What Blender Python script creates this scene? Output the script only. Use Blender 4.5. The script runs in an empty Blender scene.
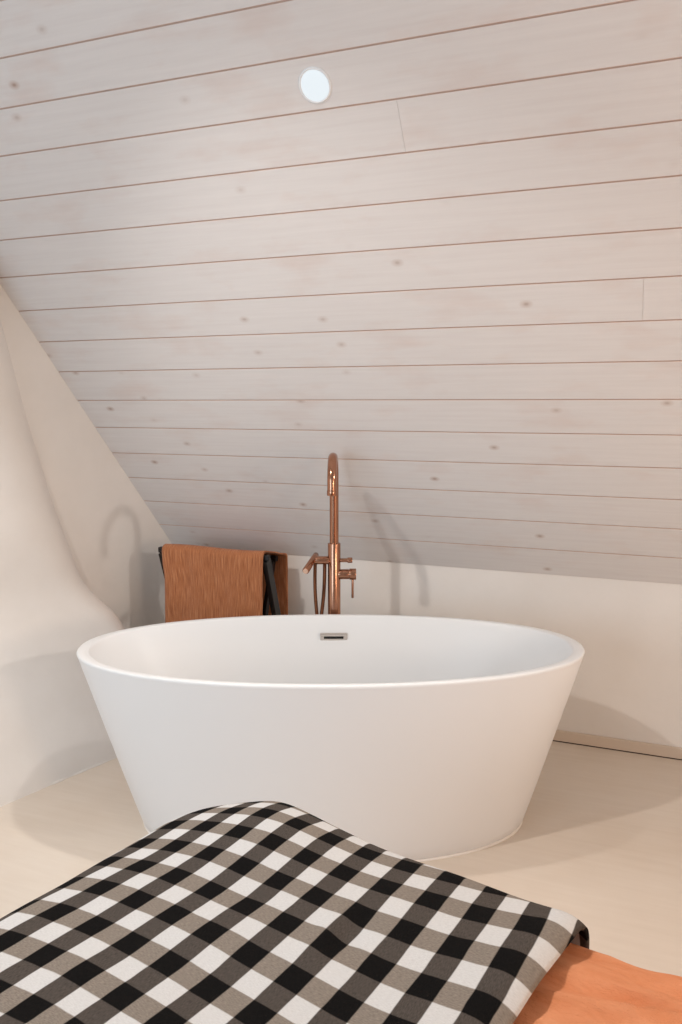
import bpy, bmesh, math, random
from mathutils import Vector, Matrix, noise

random.seed(7)
SC = bpy.context.scene
COL = SC.collection
PI = math.pi

# ------------------------------------------------------------------ camera
CAM_H = 1.36
cam_d = bpy.data.cameras.new('camera')
cam_d.sensor_fit = 'VERTICAL'
cam_d.sensor_height = 36.0
cam_d.lens = 800.0 / 1024.0 * 36.0
cam_d.clip_start = 0.02
cam = bpy.data.objects.new('camera', cam_d)
COL.objects.link(cam)
fwd = Vector((-0.364, 0.9215, -0.135)).normalized()
right = Vector((0.9299, 0.3677, 0.0)).normalized()
right = (right - fwd * right.dot(fwd)).normalized()
upv = right.cross(fwd)
m = Matrix((right, upv, -fwd)).transposed().to_4x4()
m.translation = Vector((0, 0, CAM_H))
cam.matrix_world = m
SC.camera = cam

# ------------------------------------------------------------------ light
SC.view_settings.view_transform = 'Standard'
SC.view_settings.look = 'None'
SC.view_settings.gamma = 1.0
SC.view_settings.use_curve_mapping = False
SC.view_settings.exposure = -0.20

world = bpy.data.worlds.new('world')
SC.world = world
world.use_nodes = True
wb = world.node_tree.nodes['Background']
wb.inputs[0].default_value = (1.0, 0.955, 0.915, 1)
wb.inputs[1].default_value = 0.43


def lamp(name, kind, loc, energy, color, radius=0.05, target=None, **kw):
    d = bpy.data.lights.new(name, kind)
    d.energy = energy
    d.color = color
    if kind == 'AREA':
        d.shape = 'RECTANGLE'
        d.size, d.size_y = kw['size']
    else:
        d.shadow_soft_size = radius
    if kind == 'SPOT':
        d.spot_size = kw.get('angle', 2.4)
        d.spot_blend = kw.get('blend', 0.6)
    o = bpy.data.objects.new(name, d)
    COL.objects.link(o)
    o.location = loc
    if target is not None:
        o.rotation_euler = (Vector(target) - Vector(loc)).to_track_quat('-Z', 'Y').to_euler()
    return o


# spotlight out of frame to the left, spotlight out of frame to the right, daylight from behind
lamp('left_spotlight', 'SPOT', (-1.62, 0.60, 2.72), 114, (1.0, 0.94, 0.88), 0.045, target=(-0.75, 2.0, 0.2), angle=math.radians(82), blend=0.45)
lamp('right_spotlight', 'SPOT', (2.2, 2.10, 2.0), 108, (1.0, 0.93, 0.87), 0.06, target=(-1.75, 2.62, 0.7), angle=math.radians(36), blend=0.6)
lamp('warm_fill_right', 'POINT', (1.7, 0.75, 1.15), 58, (1.0, 0.78, 0.60), 0.28)  # added warm fill for bath, floor and low wall on the right; no fixture
lamp('daylight_window', 'AREA', (-1.7, -1.3, 1.25), 36, (0.58, 0.80, 1.0), target=(-1.0, 2.6, 0.7), size=(1.6, 1.5))

# ------------------------------------------------------------------ room constants
WALL_Y = 3.204
KNEE = 0.682
SL = math.radians(51.4)
UP = Vector((0, -math.cos(SL), math.sin(SL)))      # up along the slope
NRM = Vector((0, -math.sin(SL), -math.cos(SL)))    # into the room


def on_slope(x, d, out=0.0):
    return Vector((x, WALL_Y, KNEE)) + UP * d + NRM * (out - 0.014)      # 0.014 = board thickness


# ------------------------------------------------------------------ materials
def srgb(r, g, b):
    f = lambda c: ((c / 255) / 12.92 if c / 255 <= 0.04045 else ((c / 255 + 0.055) / 1.055) ** 2.4)
    return (f(r), f(g), f(b), 1)


class Mat:
    def __init__(s, name, color=(0.8, 0.8, 0.8, 1), rough=0.6, metal=0.0, spec=0.5):
        s.m = bpy.data.materials.new(name)
        s.m.use_nodes = True
        s.nt = s.m.node_tree
        s.b = s.nt.nodes['Principled BSDF']
        s.b.inputs['Base Color'].default_value = color
        s.b.inputs['Roughness'].default_value = rough
        s.b.inputs['Metallic'].default_value = metal
        s.b.inputs['Specular IOR Level'].default_value = spec

    def n(s, t, **kw):
        nd = s.nt.nodes.new(t)
        for k, v in kw.items():
            setattr(nd, k, v)
        return nd

    def l(s, a, b):
        s.nt.links.new(a, b)

    def coord(s, which='Object'):
        return s.n('ShaderNodeTexCoord').outputs[which]

    def mapping(s, scale, src=None, loc=(0, 0, 0)):
        mp = s.n('ShaderNodeMapping')
        mp.inputs['Scale'].default_value = scale
        mp.inputs['Location'].default_value = loc
        s.l(src or s.coord(), mp.inputs[0])
        return mp.outputs[0]

    def noise(s, vec, scale, detail=4, rough=0.55):
        t = s.n('ShaderNodeTexNoise')
        t.inputs['Scale'].default_value = scale
        t.inputs['Detail'].default_value = detail
        t.inputs['Roughness'].default_value = rough
        s.l(vec, t.inputs['Vector'])
        return t.outputs[0]

    def ramp(s, fac, stops):
        r = s.n('ShaderNodeValToRGB')
        el = r.color_ramp.elements
        el[0].position, el[0].color = stops[0]
        el[1].position, el[1].color = stops[-1]
        for p, c in stops[1:-1]:
            e = el.new(p)
            e.color = c
        s.l(fac, r.inputs[0])
        return r.outputs[0]

    def mix(s, fac, a, b, blend='MIX'):
        x = s.n('ShaderNodeMix', data_type='RGBA', blend_type=blend)
        for sock, v in ((x.inputs[0], fac), (x.inputs[6], a), (x.inputs[7], b)):
            if hasattr(v, 'is_output'):
                s.l(v, sock)
            else:
                sock.default_value = v
        return x.outputs[2]

    def math(s, op, a, b=None, c=None, clamp=False):
        x = s.n('ShaderNodeMath', operation=op, use_clamp=clamp)
        for sock, v in zip(x.inputs, (a, b, c)):
            if v is None:
                continue
            if hasattr(v, 'is_output'):
                s.l(v, sock)
            else:
                sock.default_value = v
        return x.outputs[0]

    def bump(s, h, strength=0.2, dist=0.01):
        b = s.n('ShaderNodeBump')
        b.inputs['Strength'].default_value = strength
        b.inputs['Distance'].default_value = dist
        s.l(h, b.inputs['Height'])
        s.l(b.outputs[0], s.b.inputs['Normal'])

    def base(s, sock):
        s.l(sock, s.b.inputs['Base Color'])


# white lime plaster
M_plaster = Mat('white_plaster', rough=0.85, spec=0.2)
nz = M_plaster.noise(M_plaster.coord(), 3.0, 5)
M_plaster.base(M_plaster.ramp(nz, [(0.3, srgb(226, 220, 214)), (0.7, srgb(233, 228, 223))]))
M_plaster.bump(M_plaster.noise(M_plaster.coord(), 9.0, 6), 0.10, 0.02)

M_bead = Mat('plaster_joint', srgb(232, 226, 219), 0.7)

# pale poured / limewashed floor
M_floor = Mat('pale_floor', rough=0.55, spec=0.3)
nf = M_floor.noise(M_floor.mapping((2.2, 26, 1)), 1.6, 6, 0.6)
nf2 = M_floor.noise(M_floor.coord(), 1.7, 4)
fa = M_floor.ramp(nf, [(0.30, srgb(222, 210, 198)), (0.70, srgb(227, 216, 205))])
fb = M_floor.ramp(nf2, [(0.3, srgb(246, 242, 236)), (0.7, srgb(255, 255, 253))])
M_floor.base(M_floor.mix(1.0, fa, fb, 'MULTIPLY'))
M_floor.bump(nf, 0.05, 0.004)

# whitewashed pine boards
M_board = Mat('whitewashed_pine', rough=0.62, spec=0.3)
g_co = M_board.coord('UV')           # u along the board (metres), v across, one offset per board
g1 = M_board.noise(M_board.mapping((1.3, 30, 1), g_co), 2.2, 6, 0.62)
g2 = M_board.noise(M_board.mapping((2.4, 5.5, 1), g_co), 1.5, 4, 0.55)
vo = M_board.n('ShaderNodeTexVoronoi', voronoi_dimensions='2D')
vo.inputs['Scale'].default_value = 1.0
vo.inputs['Randomness'].default_value = 1.0
M_board.l(M_board.mapping((3.3, 5.0, 1), g_co), vo.inputs['Vector'])
wash = M_board.ramp(g1, [(0.30, srgb(221, 216, 214)), (0.5, srgb(224, 220, 218)), (0.70, srgb(227, 223, 221))])
pink = M_board.ramp(g2, [(0.52, (1, 1, 1, 1)), (0.74, srgb(250, 243, 240))])
wash = M_board.mix(1.0, wash, pink, 'MULTIPLY')
knot = M_board.ramp(vo.outputs['Distance'], [(0.012, srgb(190, 166, 152)), (0.03, srgb(226, 212, 205)), (0.075, (1, 1, 1, 1))])
vsep = M_board.n('ShaderNodeSeparateColor')
M_board.l(vo.outputs['Color'], vsep.inputs[0])
kf = M_board.math('MULTIPLY', M_board.math('SUBTRACT', vsep.outputs[0], 0.42, clamp=True), 1.5, clamp=True)
wash = M_board.mix(kf, wash, M_board.mix(1.0, wash, knot, 'MULTIPLY'))
M_board.base(wash)
M_board.bump(g1, 0.025, 0.003)

M_groove = Mat('board_groove_wood', srgb(214, 190, 177), 0.8)

M_skirt = Mat('pale_skirting', srgb(214, 198, 182), 0.6)
M_gap = Mat('dark_joint', srgb(60, 44, 36), 0.9)

# bath acrylic
M_bath = Mat('white_acrylic', srgb(228, 228, 228), 0.32, spec=0.25)
M_bath_out = Mat('white_satin_acrylic', srgb(228, 228, 229), 0.34, spec=0.4)
M_chrome = Mat('brushed_chrome', srgb(214, 206, 200), 0.22, 1.0)
M_dark = Mat('dark_slot', srgb(22, 20, 19), 0.7)
M_silicone = Mat('silicone_seal', srgb(236, 230, 224), 0.4)

# copper
M_copper = Mat('brushed_copper', srgb(178, 130, 105), 0.24, 1.0)
cn = M_copper.noise(M_copper.mapping((60, 60, 3)), 4.0, 3)
M_copper.l(M_copper.ramp(cn, [(0.3, (0.13, 0.13, 0.13, 1)), (0.7, (0.20, 0.20, 0.20, 1))]), M_copper.b.inputs['Roughness'])
M_copper_pale = Mat('pale_copper_tip', srgb(226, 190, 168), 0.35, 0.7)
M_hose = Mat('copper_hose', srgb(118, 78, 58), 0.35, 1.0)
hw = M_hose.n('ShaderNodeTexWave', wave_type='BANDS', bands_direction='Z')
hw.inputs['Scale'].default_value = 120
M_hose.l(M_hose.coord(), hw.inputs['Vector'])
M_hose.bump(hw.outputs['Fac'], 0.5, 0.002)

M_black = Mat('black_stained_wood', srgb(26, 20, 18), 0.45)
bn = M_black.noise(M_black.mapping((20, 20, 3)), 5.0, 4)
M_black.base(M_black.ramp(bn, [(0.3, srgb(14, 10, 9)), (0.7, srgb(24, 17, 14))]))

# rust crinkled cotton towel (UV in metres)
M_towel = Mat('rust_crinkle_cotton', rough=0.95, spec=0.1)
M_towel.b.inputs['Sheen Weight'].default_value = 0.15
tuv = M_towel.coord('UV')
t1 = M_towel.noise(M_towel.mapping((330, 13, 1), tuv), 1.0, 4, 0.6)
t2 = M_towel.noise(M_towel.mapping((420, 420, 1), tuv), 1.0, 2)
tm = M_towel.math('ADD', M_towel.math('MULTIPLY', t1, 0.86), M_towel.math('MULTIPLY', t2, 0.14))
M_towel.base(M_towel.ramp(tm, [(0.33, srgb(142, 84, 54)), (0.5, srgb(178, 113, 75)), (0.68, srgb(206, 145, 104))]))
M_towel.bump(tm, 0.9, 0.006)

# gingham blanket (UV in metres, stripes one band wide)
BAND = 0.0412
M_ging = Mat('black_white_gingham', rough=0.95, spec=0.08)
guv = M_ging.coord('UV')
warp = M_ging.n('ShaderNodeTexNoise')
warp.inputs['Scale'].default_value = 14
M_ging.l(guv, warp.inputs['Vector'])
wadd = M_ging.n('ShaderNodeVectorMath', operation='MULTIPLY_ADD')
M_ging.l(warp.outputs['Color'], wadd.inputs[0])
wadd.inputs[1].default_value = (0.005, 0.005, 0)
M_ging.l(guv, wadd.inputs[2])
gs = M_ging.n('ShaderNodeSeparateXYZ')
M_ging.l(wadd.outputs[0], gs.inputs[0])


def stripe(sock, ph):
    f = M_ging.math('FRACT', M_ging.math('ADD', M_ging.math('MULTIPLY', sock, 1 / (2 * BAND)), ph))
    tri = M_ging.math('ABSOLUTE', M_ging.math('SUBTRACT', f, 0.5))       # 0 at band centre .. 0.5
    return M_ging.math('MULTIPLY', M_ging.math('SUBTRACT', 0.25 + 0.012, tri), 1 / 0.024, clamp=True)


# u = s + 10 bands keep FRACT positive
STR_A = stripe(gs.outputs[0], 20.0)
STR_B = stripe(gs.outputs[1], 20.0)
wv1 = M_ging.noise(M_ging.mapping((900, 160, 1), guv), 1.0, 2)
wv2 = M_ging.noise(M_ging.mapping((160, 900, 1), guv), 1.0, 2)
white_c = M_ging.ramp(wv2, [(0.3, srgb(200, 197, 195)), (0.7, srgb(215, 213, 211))])
black_c = M_ging.ramp(wv1, [(0.3, srgb(13, 12, 12)), (0.7, srgb(24, 22, 21))])
warp_c = M_ging.ramp(wv1, [(0.3, srgb(66, 60, 56)), (0.7, srgb(92, 84, 78))])
weft_c = M_ging.ramp(wv2, [(0.3, srgb(118, 108, 99)), (0.7, srgb(150, 139, 128))])
row0 = M_ging.mix(STR_A, white_c, warp_c)
row1 = M_ging.mix(STR_A, weft_c, black_c)
M_ging.base(M_ging.mix(STR_B, row0, row1))
wv = M_ging.math('ADD', wv1, wv2)
M_ging.bump(wv, 0.35, 0.003)

# orange washed linen
M_linen = Mat('orange_washed_linen', rough=0.9, spec=0.12)
lc = M_linen.coord('UV')
l1 = M_linen.noise(M_linen.mapping((9, 22, 1), lc), 1.0, 5, 0.6)
l2 = M_linen.noise(M_linen.mapping((700, 700, 1), lc), 1.0, 2)
M_linen.base(M_linen.ramp(l1, [(0.3, srgb(216, 134, 90)), (0.7, srgb(234, 160, 118))]))
M_linen.bump(M_linen.math('ADD', M_linen.math('MULTIPLY', l1, 1.0), M_linen.math('MULTIPLY', l2, 0.10)), 0.9, 0.02)

M_bedwood = Mat('dark_bed_wood', srgb(70, 52, 40), 0.6)
M_mattress = Mat('mattress_ticking', srgb(220, 214, 206), 0.9)

M_trimw = Mat('white_lamp_trim', srgb(236, 238, 240), 0.4)
M_glow = Mat('lamp_glow', srgb(90, 90, 90), 0.5)
M_glow.b.inputs['Emission Color'].default_value = srgb(236, 246, 252)
M_glow.b.inputs['Emission Strength'].default_value = 1.0


# ------------------------------------------------------------------ builders
def link(name, bm, mat, parent=None, smooth=False, kind=None, angle=None):
    bmesh.ops.recalc_face_normals(bm, faces=bm.faces)
    me = bpy.data.meshes.new(name)
    bm.to_mesh(me)
    bm.free()
    mats = mat if isinstance(mat, (list, tuple)) else [mat]
    for x in mats:
        me.materials.append(x.m)
    o = bpy.data.objects.new(name, me)
    COL.objects.link(o)
    if smooth:
        me.polygons.foreach_set('use_smooth', [True] * len(me.polygons))
        if angle is not None:
            me.set_sharp_from_angle(angle=math.radians(angle))
    if parent is not None:
        o.parent = parent
    if kind:
        o['kind'] = kind
    return o


def empty(name, loc, label, cat, group=None):
    o = bpy.data.objects.new(name, None)
    o.empty_display_size = 0.05
    COL.objects.link(o)
    o.location = loc
    o['label'] = label
    o['category'] = cat
    if group:
        o['group'] = group
    return o


def tag(o, label, cat):
    o['label'] = label
    o['category'] = cat
    return o


def box(bm, lo, hi, mtx=None, bev=0.0):
    lo, hi = Vector(lo), Vector(hi)
    c = (lo + hi) / 2
    t = bmesh.new()
    bmesh.ops.create_cube(t, size=1)
    for v in t.verts:
        v.co = Vector((v.co[i] * (hi - lo)[i] for i in range(3))) + c
    if bev:
        bmesh.ops.bevel(t, geom=t.edges[:], offset=bev, segments=2, affect='EDGES', profile=0.6)
    if mtx is not None:
        bmesh.ops.transform(t, matrix=mtx, verts=t.verts)
    merge(bm, t)


def merge(bm, t):
    me = bpy.data.meshes.new('tmp')
    t.to_mesh(me)
    t.free()
    bm.from_mesh(me)
    bpy.data.meshes.remove(me)


def tube(bm, pts, r, seg=20, cap=True):
    """swept round tube through pts; r is a number or a list"""
    pts = [Vector(p) for p in pts]
    n = len(pts)
    rs = r if isinstance(r, (list, tuple)) else [r] * n
    tang = []
    for i in range(n):
        a, b = pts[max(0, i - 1)], pts[min(n - 1, i + 1)]
        tang.append((b - a).normalized())
    ref = Vector((0, 0, 1)) if abs(tang[0].z) < 0.9 else Vector((1, 0, 0))
    u = tang[0].cross(ref).normalized()
    rings = []
    for i in range(n):
        u = (u - tang[i] * u.dot(tang[i])).normalized()
        w = tang[i].cross(u)
        rings.append([bm.verts.new(pts[i] + (u * math.cos(a) + w * math.sin(a)) * rs[i])
                      for a in [2 * PI * k / seg for k in range(seg)]])
    for i in range(n - 1):
        for k in range(seg):
            bm.faces.new((rings[i][k], rings[i][(k + 1) % seg], rings[i + 1][(k + 1) % seg], rings[i + 1][k]))
    if cap:
        bm.faces.new(rings[0][::-1])
        bm.faces.new(rings[-1])


def rod(bm, a, b, r, bev=0.0, seg=24):
    """cylinder with softened ends"""
    a, b = Vector(a), Vector(b)
    d = (b - a).normalized()
    if bev:
        pts = [a, a + d * bev * 0.3, a + d * bev, b - d * bev, b - d * bev * 0.3, b]
        rs = [r - bev, r - bev * 0.3, r, r, r - bev * 0.3, r - bev]
        tube(bm, pts, rs, seg)
    else:
        tube(bm, [a, b], r, seg)


def grid(bm, nu, nv, f, uvf=None):
    uvl = bm.loops.layers.uv.verify()
    vs = [[bm.verts.new(f(i / nu, j / nv)) for j in range(nv + 1)] for i in range(nu + 1)]
    for i in range(nu):
        for j in range(nv):
            fc = bm.faces.new((vs[i][j], vs[i + 1][j], vs[i + 1][j + 1], vs[i][j + 1]))
            if uvf:
                for lp, (a, b) in zip(fc.loops, ((i, j), (i + 1, j), (i + 1, j + 1), (i, j + 1))):
                    lp[uvl].uv = uvf(a / nu, b / nv)
    return vs


def solid(o, t, offset=-1):
    md = o.modifiers.new('thickness', 'SOLIDIFY')
    md.thickness = t
    md.offset = offset
    return md


# ------------------------------------------------------------------ the room
X_R = 2.45
Y_F = -1.6


def gable_x(y):
    return -2.125 - 0.138 * (WALL_Y - 0.014 - y)


bm = bmesh.new()
box(bm, (-3.1, Y_F, -0.12), (X_R + 0.12, WALL_Y + 0.1, 0.0))
link('floor', bm, M_floor, kind='structure')

bm = bmesh.new()
box(bm, (-2.4, WALL_Y, 0.0), (X_R + 0.1, WALL_Y + 0.1, KNEE + 0.10))
link('wall_back', bm, M_plaster, kind='structure')

# left gable, flat plaster
bm = bmesh.new()
y0, y1 = Y_F, WALL_Y + 0.1
fp = [(gable_x(y0), y0), (gable_x(y1), y1), (gable_x(y1) - 0.15, y1), (gable_x(y0) - 0.15, y0)]
lo = [bm.verts.new((x, y, 0)) for x, y in fp]
hi = [bm.verts.new((x, y, 3.3)) for x, y in fp]
bm.faces.new(lo[::-1])
bm.faces.new(hi)
for i in range(4):
    bm.faces.new((lo[i], lo[(i + 1) % 4], hi[(i + 1) % 4], hi[i]))
link('wall_left', bm, M_plaster, kind='structure')

bm = bmesh.new()
box(bm, (X_R, Y_F, 0.0), (X_R + 0.12, WALL_Y + 0.1, 3.3))
link('wall_right', bm, M_plaster, kind='structure')

# flared plaster mass in front of the gable
SIL = [(-0.02, -1.845, 2.66), (0.10, -1.895, 2.665), (0.22, -1.94, 2.67), (0.34, -1.985, 2.675), (0.455, -2.026, 2.68),
       (0.54, -2.07, 2.63), (0.615, -2.13, 2.565), (0.79, -2.145, 2.50), (0.946, -2.172, 2.45), (1.105, -2.195, 2.42),
       (1.258, -2.212, 2.38), (1.463, -2.214, 2.32), (1.618, -2.212, 2.272), (1.9, -2.21, 2.19), (2.4, -2.215, 2.05), (3.0, -2.22, 1.9)]


def sil(z):
    for k in range(len(SIL) - 1):
        if SIL[k][0] <= z <= SIL[k + 1][0] + 1e-6:
            t = (z - SIL[k][0]) / (SIL[k + 1][0] - SIL[k][0])
            return [SIL[k][i] + (SIL[k + 1][i] - SIL[k][i]) * t for i in (1, 2)]
    return SIL[-1][1:]


bm = bmesh.new()
NZ, rings = 60, []
for k in range(NZ + 1):
    z = -0.02 + 3.02 * (k / NZ) ** 1.25
    sx, sy = sil(z)
    # smooth the silhouette a little by averaging neighbours
    zz = [sil(max(-0.02, min(3.0, z + d))) for d in (-0.05, 0.0, 0.05)]
    sx = sum(p[0] for p in zz) / 3
    sy = sum(p[1] for p in zz) / 3
    w = max(0.0, min(1.0, (z - 0.5) / 0.4))
    sx += 0.022 * w + 0.008
    A = Vector((sx - 0.02 * w, sy - 0.12 - 0.14 * w))
    B = Vector((sx + 0.060, sy + 0.02))
    C = Vector((sx - 0.16, sy + 0.07 + 0.05 * w))
    pl = []
    far = Y_F
    for q in range(14):
        y = far + (A.y - far) * q / 14
        d = A.y - y
        pl.append(Vector((A.x - 0.30 * d + 0.02 * d * d, y)))
    for q in range(13):
        t = q / 12
        pl.append(A * (1 - t) ** 2 + B * 2 * t * (1 - t) + C * t * t)
    pl.append(Vector((-3.0, C.y)))
    pl.append(Vector((-3.0, far)))
    ring = []
    for p in pl:
        dn = 0.006 * noise.noise(Vector((p.x * 2, p.y * 2.3, z * 2.3))) if p.x > -2.9 else 0
        ring.append(bm.verts.new((p.x + dn, p.y, z)))
    rings.append(ring)
nr = len(rings[0])
for k in range(NZ):
    for i in range(nr):
        bm.faces.new((rings[k][i], rings[k][(i + 1) % nr], rings[k + 1][(i + 1) % nr], rings[k + 1][i]))
bm.faces.new(rings[0][::-1])
bm.faces.new(rings[-1])
link('wall_left_flare', bm, M_plaster, smooth=True, angle=60, kind='structure')

# lumpy plaster joint where the flare meets the floor
bm = bmesh.new()
pts, rs = [], []
for q in range(60):
    y = 1.2 + 1.38 * q / 59
    sx, sy = sil(0.0)
    ax, ay = sx, sy - 0.12
    d = ay - y
    x = ax - 0.30 * d + 0.02 * d * d if d > 0 else ax + 0.25 * (-d) - 0.4 * d * d
    pts.append((x + 0.002 * math.sin(q * 1.7), y, 0.0))
    rs.append(0.006 + 0.0035 * noise.noise(Vector((q * 0.35, 0, 0))))
tube(bm, pts, rs, 10)
link('trim_1', bm, M_bead, smooth=True, kind='structure')

# boarded slope: separate boards with grooves between, one mesh
GR = [0.003, 0.153, 0.307, 0.452, 0.597, 0.739, 0.881, 1.023, 1.163, 1.300, 1.438, 1.576, 1.709, 1.845, 1.976, 2.103]
while GR[-1] < 3.1:
    GR.append(GR[-1] + 0.131)
JOINT = {8: -0.058, 12: -0.66, 3: 0.95, 5: 1.3, 15: 0.6}
bm = bmesh.new()
uvl = bm.loops.layers.uv.verify()
B_IN = 0.014
GAP = 0.0017


def board(x0, x1, d0, d1, seed):
    """one tongue-and-groove board with softened long edges"""
    prof = [(d0, -0.0), (d0, B_IN - 0.0007), (d0 + 0.0007, B_IN), (d1 - 0.0007, B_IN), (d1, B_IN - 0.0007), (d1, 0.0)]
    a = [bm.verts.new(on_slope(x0, d, o)) for d, o in prof]
    b = [bm.verts.new(on_slope(x1, d, o)) for d, o in prof]
    n = len(prof)
    for i in range(n):
        f = bm.faces.new((a[i], a[(i + 1) % n], b[(i + 1) % n], b[i]))
        pp = (prof[i], prof[(i + 1) % n], prof[(i + 1) % n], prof[i])
        for lp, p, x in zip(f.loops, pp, (x0, x0, x1, x1)):
            lp[uvl].uv = (x + seed * 7.31, p[0] + seed * 3.17)
        f.material_index = 0 if i == 2 else 1
    for e in (a, b):
        f = bm.faces.new(e)
        for lp in f.loops:
            lp[uvl].uv = (seed, seed)


for k in range(len(GR) - 1):
    d0, d1 = GR[k] + GAP, GR[k + 1] - GAP
    xl, xr = -2.75, X_R + 0.05
    if k in JOINT:
        board(xl, JOINT[k] - 0.0003, d0, d1, k + 1)
        board(JOINT[k] + 0.0003, xr, d0, d1, k + 40)
    else:
        board(xl, xr, d0, d1, k + 1)
# first strip closing the lower edge down behind the wall
link('ceiling', bm, [M_board, M_groove], kind='structure')

bm = bmesh.new()
pa = [on_slope(-2.8, -0.02, 0.0095), on_slope(X_R + 0.08, -0.02, 0.0095), on_slope(X_R + 0.08, GR[-1], 0.0095), on_slope(-2.8, GR[-1], 0.0095)]
pb = [p - NRM * 0.08 for p in pa]
va = [bm.verts.new(p) for p in pa]
vb = [bm.verts.new(p) for p in pb]
bm.faces.new(va)
bm.faces.new(vb[::-1])
for i in range(4):
    bm.faces.new((va[i], vb[i], vb[(i + 1) % 4], va[(i + 1) % 4]))
link('ceiling_backing', bm, M_groove, kind='structure')

# skirting along the low wall, with the dark joint under it
bm = bmesh.new()
box(bm, (-2.1, WALL_Y - 0.012, 0.004), (X_R, WALL_Y, 0.047), bev=0.002)
link('baseboard_back', bm, M_skirt, kind='structure')
bm = bmesh.new()
box(bm, (-2.1, WALL_Y - 0.011, 0.0), (X_R, WALL_Y, 0.005))
link('trim_2', bm, M_gap, kind='structure')

# ------------------------------------------------------------------ bathtub
TUB_C = Vector((-0.956, 2.336, 0))
TUB_ANG = math.radians(22.2)
TA, TB, TH = 0.818, 0.384, 0.58
BA, BB = 0.626, 0.312
BOFF = Vector((0.006, -0.008))
tub = empty('bathtub', (TUB_C.x, TUB_C.y, 0), 'white oval freestanding bathtub with tapered sides in front of the copper tap', 'bathtub')
tub.rotation_euler = (0, 0, TUB_ANG)
NS = 128


def oval(a, b, z, ox=0.0, oy=0.0, e=2.12):
    out = []
    for k in range(NS):
        t = 2 * PI * k / NS
        c, s = math.cos(t), math.sin(t)
        out.append(Vector((ox + a * math.copysign(abs(c) ** (2 / e), c), oy + b * math.copysign(abs(s) ** (2 / e), s), z)))
    return out


def loft(bm, rings, close_first=False, close_last=False):
    vr = [[bm.verts.new(p) for p in r] for r in rings]
    n = len(vr[0])
    for i in range(len(vr) - 1):
        for k in range(n):
            bm.faces.new((vr[i][k], vr[i][(k + 1) % n], vr[i + 1][(k + 1) % n], vr[i + 1][k]))
    if close_first:
        bm.faces.new(vr[0][::-1])
    if close_last:
        bm.faces.new(vr[-1])


def outer_ring(z, grow=0.0):
    t = z / TH
    s = t ** 0.97
    return oval(BA + (TA - BA) * s + grow, BB + (TB - BB) * s + grow, z, BOFF.x * (1 - t), BOFF.y * (1 - t))


# shell: outside wall, rolled rim and basin in one continuous surface
rings = [oval(BA - 0.03, BB - 0.03, 0.0, *BOFF)]
for z in (0.0, 0.004, 0.012):
    rings.append(outer_ring(z, -0.010 + 0.010 * min(1, (z / 0.012)) ** 0.5))
for q in range(1, 21):
    rings.append(outer_ring(0.012 + (TH - 0.030) * q / 20 * 0.985))
rings.append(outer_ring(TH - 0.012, 0.0))
rings.append(outer_ring(TH - 0.005, 0.0004))
rings.append(outer_ring(TH - 0.001, -0.003))
rings.append(oval(TA - 0.006, TB - 0.006, TH))
rings.append(oval(TA - 0.036, TB - 0.018, TH))
rings.append(oval(TA - 0.040, TB - 0.021, TH - 0.002))
rings.append(oval(TA - 0.043, TB - 0.024, TH - 0.007))
for q in range(1, 15):
    t = q / 14
    z = TH - 0.007 - (TH - 0.007 - 0.13) * t
    sh = 0.235 * t + 0.06 * t ** 6
    rings.append(oval(TA - 0.043 - sh, TB - 0.024 - 0.105 * t - 0.045 * t ** 6, z, BOFF.x * t, BOFF.y * t))
rings.append(oval(TA - 0.42, TB - 0.26, 0.112, *BOFF))
rings.append(oval(0.10, 0.05, 0.106, *BOFF))
bm = bmesh.new()
loft(bm, rings, True, True)
shell = link('tub_shell', bm, [M_bath_out, M_bath], tub, smooth=True, angle=50)
# glossy inside and rim, satin outside wall
for p in shell.data.polygons:
    c = p.center
    rin = ((c.x) / (TA - 0.010)) ** 2 + ((c.y) / (TB - 0.010)) ** 2
    p.material_index = 1 if (p.normal.z > 0.2) else 0

# bead of sealant round the foot
bm = bmesh.new()
pr = [Vector((p.x, p.y, 0.002)) for p in oval(BA - 0.002, BB - 0.002, 0, *BOFF)]
tube(bm, pr + [pr[0]], 0.0055, 8, False)
link('foot_seal', bm, M_silicone, tub, smooth=True)

# overflow: chrome plate with slot, on the far inside wall
zz = 0.503
t = (TH - 0.007 - zz) / (TH - 0.007 - 0.13)
by = TB - 0.023 - 0.105 * t
ovx = 0.008
tilt = math.atan2(0.105, TH - 0.007 - 0.13)
MO = Matrix.Translation((ovx, by - 0.002, zz)) @ Matrix.Rotation(tilt, 4, 'X')
# plate as a frame: four bevelled bars round a dark recess
bm = bmesh.new()
W2, H2, w2, h2 = 0.050, 0.0165, 0.036, 0.0035
box(bm, (-W2, -0.006, h2 + 0.002), (W2, 0.004, H2), MO, 0.002)
box(bm, (-W2, -0.006, -H2), (W2, 0.004, -h2), MO, 0.002)
box(bm, (-W2, -0.006, -h2 - 0.001), (-w2, 0.004, h2 + 0.003), MO, 0.001)
box(bm, (w2, -0.006, -h2 - 0.001), (W2, 0.004, h2 + 0.003), MO, 0.001)
ov = link('overflow', bm, M_chrome, tub)
ov['label'] = 'chrome slotted overflow plate'
bm = bmesh.new()
box(bm, (-w2 - 0.003, -0.0025, -h2 - 0.003), (w2 + 0.003, 0.003, h2 + 0.005), MO)
link('slot', bm, M_dark, ov)

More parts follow.
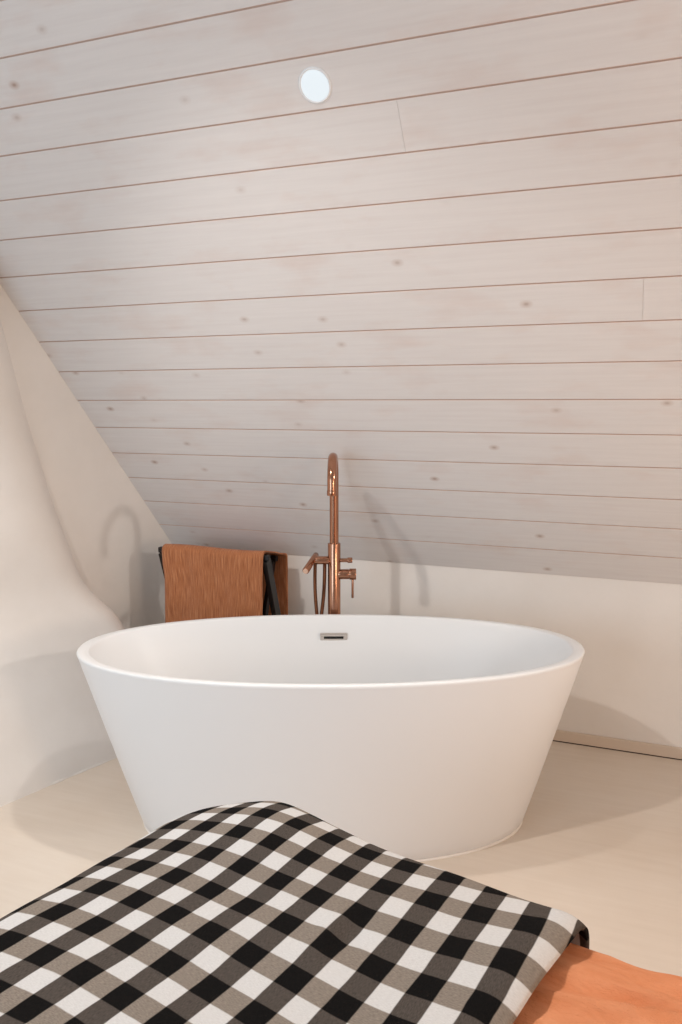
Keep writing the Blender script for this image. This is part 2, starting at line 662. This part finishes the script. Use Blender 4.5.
# ------------------------------------------------------------------ floor-standing copper tap
FX, FY = -1.118, 2.76
tap = empty('bath_tap', (FX, FY, 0), 'tall copper floor-standing tap with curved spout behind the white bathtub', 'tap')
SD = Vector((0.335, -0.942, 0)).normalized()      # direction of the spout, towards the bath
SR = Vector((0.928, 0.372, 0))                    # to the right, seen from the bath
bm = bmesh.new()
rod(bm, (0, 0, 0.0), (0, 0, 0.012), 0.055, 0.003, 32)
link('base_plate', bm, M_copper, tap, smooth=True, angle=40)
bm = bmesh.new()
rod(bm, (0, 0, 0.010), (0, 0, 0.836), 0.0240, 0.0015, 32)
link('column', bm, M_copper, tap, smooth=True, angle=40)
# spout: straight riser, half circle, short drop
RAD = 0.088
ZT = 1.166 - RAD
pts = [Vector((0, 0, 0.83)), Vector((0, 0, 0.95)), Vector((0, 0, ZT))]
for q in range(1, 25):
    a = PI * q / 24
    pts.append(SD * (RAD - RAD * math.cos(a)) + Vector((0, 0, ZT + RAD * math.sin(a))))
pts.append(SD * 2 * RAD + Vector((0, 0, ZT - 0.035)))
bm = bmesh.new()
tube(bm, pts, 0.0168, 28)
sp = link('spout', bm, M_copper, tap, smooth=True, angle=50)
bm = bmesh.new()
e = SD * 2 * RAD + Vector((0, 0, ZT - 0.035))
rod(bm, e + Vector((0, 0, 0.012)), e - Vector((0, 0, 0.006)), 0.0180, 0.001)
link('aerator', bm, M_copper, sp, smooth=True, angle=40)
# small diverter knob on the right
bm = bmesh.new()
rod(bm, SR * 0.02 + Vector((0, 0, 0.770)), SR * 0.055 + Vector((0, 0, 0.770)), 0.0075, 0.0008)
rod(bm, SR * 0.050 + Vector((0, 0, 0.770)), SR * 0.069 + Vector((0, 0, 0.770)), 0.0105, 0.0015)
link('diverter_knob', bm, M_copper, tap, smooth=True, angle=40)
# mixer cartridge with hanging lever
bm = bmesh.new()
zc = 0.716
rod(bm, SR * 0.015 + Vector((0, 0, zc)), SR * 0.056 + Vector((0, 0, zc)), 0.0190, 0.001)
rod(bm, SR * 0.0575 + Vector((0, 0, zc)), SR * 0.083 + Vector((0, 0, zc)), 0.0215, 0.0015)
rod(bm, SR * 0.054 + Vector((0, 0, zc)), SR * 0.060 + Vector((0, 0, zc)), 0.0165)
mx = link('mixer', bm, M_copper, tap, smooth=True, angle=40)
bm = bmesh.new()
rod(bm, SR * 0.070 + Vector((0, 0, zc - 0.015)), SR * 0.070 + Vector((0, 0, zc - 0.092)), 0.0045, 0.001)
link('lever', bm, M_copper, mx, smooth=True, angle=40)
# shower bracket on the left and the hand shower lying in it
bm = bmesh.new()
zb = 0.770
rod(bm, -SR * 0.018 + Vector((0, 0, zb)), -SR * 0.078 + Vector((0, 0, zb)), 0.0155, 0.001)
link('shower_bracket', bm, M_copper, tap, smooth=True, angle=40)
bm = bmesh.new()
hb = -SR * 0.078 + Vector((0, 0, zb + 0.006))
hd = (SD * 0.88 - SR * 0.20 - Vector((0, 0, 0.24))).normalized()
p0, p1 = hb - hd * 0.035, hb + hd * 0.105
tube(bm, [p0, p0 + hd * 0.002, p0 + hd * 0.03, p1 - hd * 0.002, p1], [0.009, 0.011, 0.0115, 0.0130, 0.0118], 24)
hs = link('hand_shower', bm, M_copper, tap, smooth=True, angle=50)
bm = bmesh.new()
rod(bm, p1 - hd * 0.004, p1 + hd * 0.004, 0.0095, 0.001)
hl = link('spray_face', bm, M_copper_pale, hs, smooth=True, angle=40)
hl['label'] = 'pale round spray face'
# hose: two strands hanging from the bracket in a narrow loop
bm = bmesh.new()
ha = -SR * 0.072 + Vector((0, 0, zb - 0.012))
hc = -SR * 0.036 + Vector((0, 0, zb - 0.012))
low = -SR * 0.057 + SD * 0.01 + Vector((0, 0, 0.30))
def strand(a, side):
    out = []
    k1 = low + SR * 0.0075 * side + Vector((0, 0, 0.25))
    k2 = low + SR * 0.0085 * side
    for q in range(14):
        t = q / 13
        out.append(a * (1 - t) + k1 * t + SR * (0.004 * math.sin(PI * t)) * side)
    for q in range(1, 9):
        out.append(k1 * (1 - q / 8) + k2 * (q / 8))
    return out


left_strand, right_strand = strand(ha, -1), strand(hc, 1)
arc = [low - SR * 0.0085 * math.cos(a) - Vector((0, 0, 0.0085 * math.sin(a))) for a in [PI * k / 8 for k in range(1, 8)]]
cp = left_strand + arc + right_strand[::-1]
tube(bm, cp, 0.0068, 14)
link('hose', bm, M_hose, tap, smooth=True)

# ------------------------------------------------------------------ folding rack
RX0, RX1 = -1.990, -1.468
RC = ((RX0 + RX1) / 2, 2.99)
rack = empty('folding_rack', (RC[0], RC[1], 0), 'black folding stand with crossed legs under the rust towel', 'folding stand')


def bar(bm, a, b, w, d, bev=0.003):
    """flat wooden bar from a to b in the Y-Z plane or along X; w is its X width, d its depth"""
    a, b = Vector(a), Vector(b)
    ax = (b - a).normalized()
    side = Vector((1, 0, 0)) if abs(ax.x) < 0.9 else Vector((0, 1, 0))
    side = (side - ax * side.dot(ax)).normalized()
    oth = ax.cross(side)
    L = (b - a).length
    mt = Matrix((side, oth, ax)).transposed().to_4x4()
    mt.translation = a
    box(bm, (-w / 2, -d / 2, 0), (w / 2, d / 2, L), mt, bev)


def loc(x, y, z):
    return (x - RC[0], y - RC[1], z)


FR = (2.900, 0.728)     # front rail: y, z
BR = (3.075, 0.690)     # back rail
FFT, BFT = 3.150, 2.830  # feet of the legs
for (ry, rz), ins in ((FR, 0.0), (BR, 0.050)):
    bm = bmesh.new()
    bar(bm, loc(RX0 - 0.006 + ins, ry, rz), loc(RX1 + 0.006 - ins, ry, rz), 0.024, 0.026, 0.006)
    link('rail', bm, M_black, rack)
for x, s in ((RX0 + 0.010, 1), (RX1 - 0.010, -1)):
    bm = bmesh.new()
    bar(bm, loc(x, FR[0] + 0.003, FR[1] - 0.010), loc(x, FFT, 0.0), 0.022, 0.044)
    link('leg', bm, M_black, rack)
    bm = bmesh.new()
    bar(bm, loc(x + s * 0.055, BR[0] - 0.003, BR[1] - 0.010), loc(x + s * 0.055, BFT, 0.0), 0.018, 0.030)
    link('leg', bm, M_black, rack)

# towel folded over both rails
bm = bmesh.new()
g = 0.0045
prof = [(2.868, 0.28), (2.872, 0.40), (2.876, 0.55), (2.879, 0.68), (2.879, 0.725), (2.883, 0.741), (2.893, 0.7485), (2.906, 0.7490),
        (2.935, 0.742), (2.985, 0.731), (3.040, 0.717), (3.070, 0.712), (3.088, 0.709), (3.096, 0.698), (3.0965, 0.67), (3.096, 0.55), (3.094, 0.40), (3.092, 0.30)]
cum = [0]
for k in range(len(prof) - 1):
    cum.append(cum[-1] + math.dist(prof[k], prof[k + 1]))
TL = cum[-1]


def pth(d):
    for k in range(len(prof) - 1):
        if d <= cum[k + 1] + 1e-9:
            t = (d - cum[k]) / (cum[k + 1] - cum[k])
            return [prof[k][i] + (prof[k + 1][i] - prof[k][i]) * t for i in (0, 1)]
    return prof[-1]


TX0, TX1 = -1.966, -1.479


def tow(u, v):
    d = v * TL
    y, z = pth(d)
    # width narrows a little on the hanging front
    drop = max(0.0, 0.745 - z)
    front = 1 if d < TL / 2 else 0
    x0 = TX0 + (0.016 * min(1, drop / 0.12) ** 1.5 if front else 0.012)
    x1 = TX1 - (0.004 * min(1, drop / 0.1) if front else -0.004)
    x = x0 + (x1 - x0) * u
    wob = 0.006 * min(1, drop / 0.08)
    sgn = -1 if front else 0.4
    y += sgn * wob * (0.6 + 0.5 * math.sin(u * 17 + 1.0) + 0.5 * noise.noise(Vector((u * 9, z * 4, 3))))
    z += 0.003 * math.sin(u * 7) * (1 if drop < 0.02 else 0)
    return Vector((x, y, z))


grid(bm, 60, 90, tow, lambda u, v: (u * 0.46, v * TL))
towel = link('towel', bm, M_towel, smooth=True)
solid(towel, 0.006, 1)
tag(towel, 'rust brown crinkled towel hanging over the black folding stand beside the tap', 'towel')

# ------------------------------------------------------------------ ceiling spotlight
LP = on_slope(-0.868, 1.906, B_IN)
spot = empty('ceiling_spotlight', LP, 'round white lit spotlight recessed in the boarded sloping ceiling', 'ceiling light')
rot = NRM.to_track_quat('Z', 'Y').to_matrix().to_4x4()
bm = bmesh.new()
prof2 = [(0.0385, 0.0005), (0.0390, 0.003), (0.0415, 0.0035), (0.0440, 0.0025), (0.0450, -0.0005)]
ringsL = [[Vector((r * math.cos(2 * PI * k / 64), r * math.sin(2 * PI * k / 64), h)) for k in range(64)] for r, h in prof2]
loft(bm, ringsL)
bmesh.ops.transform(bm, matrix=rot, verts=bm.verts)
link('trim_ring', bm, M_trimw, spot, smooth=True)
bm = bmesh.new()
prof3 = [(0.0387, 0.0008), (0.034, 0.0022), (0.018, 0.0032), (0.004, 0.0036)]
ringsL = [[Vector((r * math.cos(2 * PI * k / 64), r * math.sin(2 * PI * k / 64), h)) for k in range(64)] for r, h in prof3]
loft(bm, ringsL, False, True)
bmesh.ops.transform(bm, matrix=rot, verts=bm.verts)
link('lens', bm, M_glow, spot, smooth=True)
lo_ = lamp('spotlight_beam', 'SPOT', (0, 0, 0), 54, (1.0, 0.97, 0.94), 0.035, angle=math.radians(150), blend=0.5)
lo_.parent = spot
lo_.location = NRM * 0.02
lo_.rotation_euler = (NRM).to_track_quat('-Z', 'Y').to_euler()

# ------------------------------------------------------------------ bed
BU = Vector((0.983, -0.182, 0)).normalized()       # along the foot edge, to the right
BV = Vector((-0.182, -0.983, 0)).normalized()      # from the foot towards the head
BC = Vector((-0.845, 1.352, 0))                    # left foot corner of the top
BW, BL = 1.62, 2.05
ZT_B = 0.572                                       # blanket top
ZT_D = 0.543                                       # linen top
bed = empty('bed', BC, 'bed with orange linen cover at lower right in front of the bathtub', 'bed')
MB = Matrix(((BU.x, BV.x, 0, 0), (BU.y, BV.y, 0, 0), (0, 0, 1, 0), (0, 0, 0, 1)))
bm = bmesh.new()
box(bm, (0.13, 0.12, 0.20), (BW - 0.05, BL - 0.03, 0.26), MB, 0.006)
link('bed_frame', bm, M_bedwood, bed)
for a, b in ((0.22, 0.22), (BW - 0.16, 0.22), (0.22, BL - 0.16), (BW - 0.16, BL - 0.16)):
    bm = bmesh.new()
    box(bm, (a - 0.035, b - 0.035, 0), (a + 0.035, b + 0.035, 0.20), MB, 0.004)
    link('leg', bm, M_bedwood, bed)
bm = bmesh.new()
box(bm, (0.13, 0.12, 0.26), (BW - 0.05, BL - 0.02, 0.485), MB, 0.04)
link('mattress', bm, M_mattress, bed, smooth=True, angle=60)


def roll(d, r):
    """cloth running over an edge of radius r: returns (outward, drop) after length d beyond the edge"""
    if d <= 0:
        return 0.0, 0.0
    q = r * PI / 2
    if d < q:
        return r * math.sin(d / r), r * (1 - math.cos(d / r))
    return r, r + (d - q)


def cloth_pt(s, t, ztop, r, corner=0.10, extra=0.0):
    """s across from the left edge, t from the foot edge; both may be negative (overhang)"""
    cs, ct = corner - s, corner - t
    if cs > 0 and ct > 0:                       # round the corner in plan
        d = math.hypot(cs, ct) - corner
        dirx, diry = -cs / math.hypot(cs, ct), -ct / math.hypot(cs, ct)
        ex, ey = corner + dirx * min(corner, corner + d) , corner + diry * min(corner, corner + d)
        ins = -d
    elif -s > -t:
        d, dirx, diry, ex, ey = -s, -1, 0, max(s, 0), t
        ins = s
    else:
        d, dirx, diry, ex, ey = -t, 0, -1, s, max(t, 0)
        ins = t
    o, dr = roll(d, r)
    if d > 0:
        px, py = ex + dirx * o, ey + diry * o
    else:
        px, py = s, t
    return px, py, ztop - dr, ins


BLW = 0.775


def linen(u, v):
    s = -0.05 + 1.92 * u
    t = -0.36 + 2.34 * v
    # right edge overhang is simply carried on (out of the picture)
    px, py, z, ins = cloth_pt(s - 0.09, t - 0.035, ZT_D, 0.040, 0.16)
    px, py = px + 0.09, py + 0.035
    ov = s - (BW)
    if ov > 0:
        o, dr = roll(ov, 0.045)
        px = BW + o
        z -= dr
    edge = max(0.0, min(1.0, ins / 0.10))
    p = Vector((px, py, 0))
    w = 0.010 * noise.noise(Vector((s * 5.5 + 2, t * 9, 1)))
    rg = noise.noise(Vector((s * 6 - t * 3, t * 17 + s * 4, 5)))
    w += 0.016 * (1 - abs(rg) * 2.2) + 0.004 * noise.noise(Vector((s * 16 + t * 9, t * 34, 9)))
    z += w * (0.5 + 0.5 * edge) * (0.25 if s < BLW else min(1.4, 0.25 + 8 * (s - BLW))) - 0.016 * (1 - edge) ** 2
    if ins < 0:
        out = 0.012 * noise.noise(Vector((s * 7, 0, 3)))
        py -= out
    pw = BC + BU * px + BV * py
    return Vector((pw.x - BC.x, pw.y - BC.y, z))


bm = bmesh.new()
grid(bm, 220, 260, linen, lambda u, v: (u * 1.92, v * 2.34))
lin = link('linen_cover', bm, M_linen, bed, smooth=True)
lin['label'] = 'orange washed linen cover'
solid(lin, 0.006, -1)

# gingham blanket laid over the left part



def blanket(u, v):
    s = -0.30 + (BLW + 0.30) * u
    t = -0.26 + 2.10 * v
    px, py, z, ins = cloth_pt(s - 0.045, t - 0.030, ZT_B, 0.060, 0.14)
    sk = max(0.0, 1 - max(t, 0.0) / 0.5) ** 1.5 * max(0.0, 1 - max(s, 0.0) / 0.4)
    px, py = px + 0.045 + 0.05 * sk, py + 0.030
    ins = max(0.0, ins)
    z -= 0.010 * math.exp(-ins / 0.07)
    z += 0.008 * noise.noise(Vector((s * 3.2, t * 3.6, 11))) + 0.004 * noise.noise(Vector((s * 8, t * 8, 4)))
    # soft fold across the cloth, as in the middle of the foot
    fs, ft = s - 0.48, t - 0.25
    z += 0.006 * math.exp(-(fs / 0.022) ** 2 - (ft / 0.055) ** 2) - 0.006 * math.exp(-((fs - 0.035) / 0.022) ** 2 - (ft / 0.055) ** 2)
    z += 0.036 * math.exp(-((s - 0.205) / 0.15) ** 2 - ((t - 0.05) / 0.13) ** 2)
    px += 0.022 * max(0.0, min(1.0, (s - 0.5) / 0.25)) * max(0.0, 1 - max(t, 0) / 0.28)
    # the right border curls down onto the linen
    rb = BLW - s
    if rb < 0.05:
        q = 1 - rb / 0.05
        z -= 0.017 * q ** 2
        px -= 0.006 * q ** 2
    if s < 0:
        px += 0.010 * noise.noise(Vector((t * 6, 1, 8)))
    pw = BC + BU * px + BV * py
    return Vector((pw.x, pw.y, z + 0.010))


CHECK_I = (-1.614, 15.533, 2.478, -4.622, -6.219, -0.045, 4.183, -1.193, 7.047, -2.305)
CHECK_J = (-2.694, 6.342, 20.477, -10.132, -15.652, -11.597, 8.506, -1.112, 19.882, 3.145)


def check(s, t):
    """position in the woven check: the cloth lies slightly skewed and stretched"""
    a, b = min(max(s, 0.0), 0.72), min(max(t, 0.0), 0.62)
    q = (1, a, b, a * a, a * b, b * b, a * a * a, a * a * b, a * b * b, b * b * b)
    i = sum(x * y for x, y in zip(CHECK_I, q)) + 12.4 * (s - a)
    j = sum(x * y for x, y in zip(CHECK_J, q)) + 12.2 * (t - b)
    return i * 2 * BAND, j * 2 * BAND


bm = bmesh.new()
grid(bm, 150, 260, blanket, lambda u, v: check(-0.30 + (BLW + 0.30) * u, -0.26 + 2.10 * v))
bl = link('blanket', bm, M_ging, smooth=True)
solid(bl, 0.008, -1)
tag(bl, 'black and white gingham blanket spread over the corner of the bed', 'blanket')
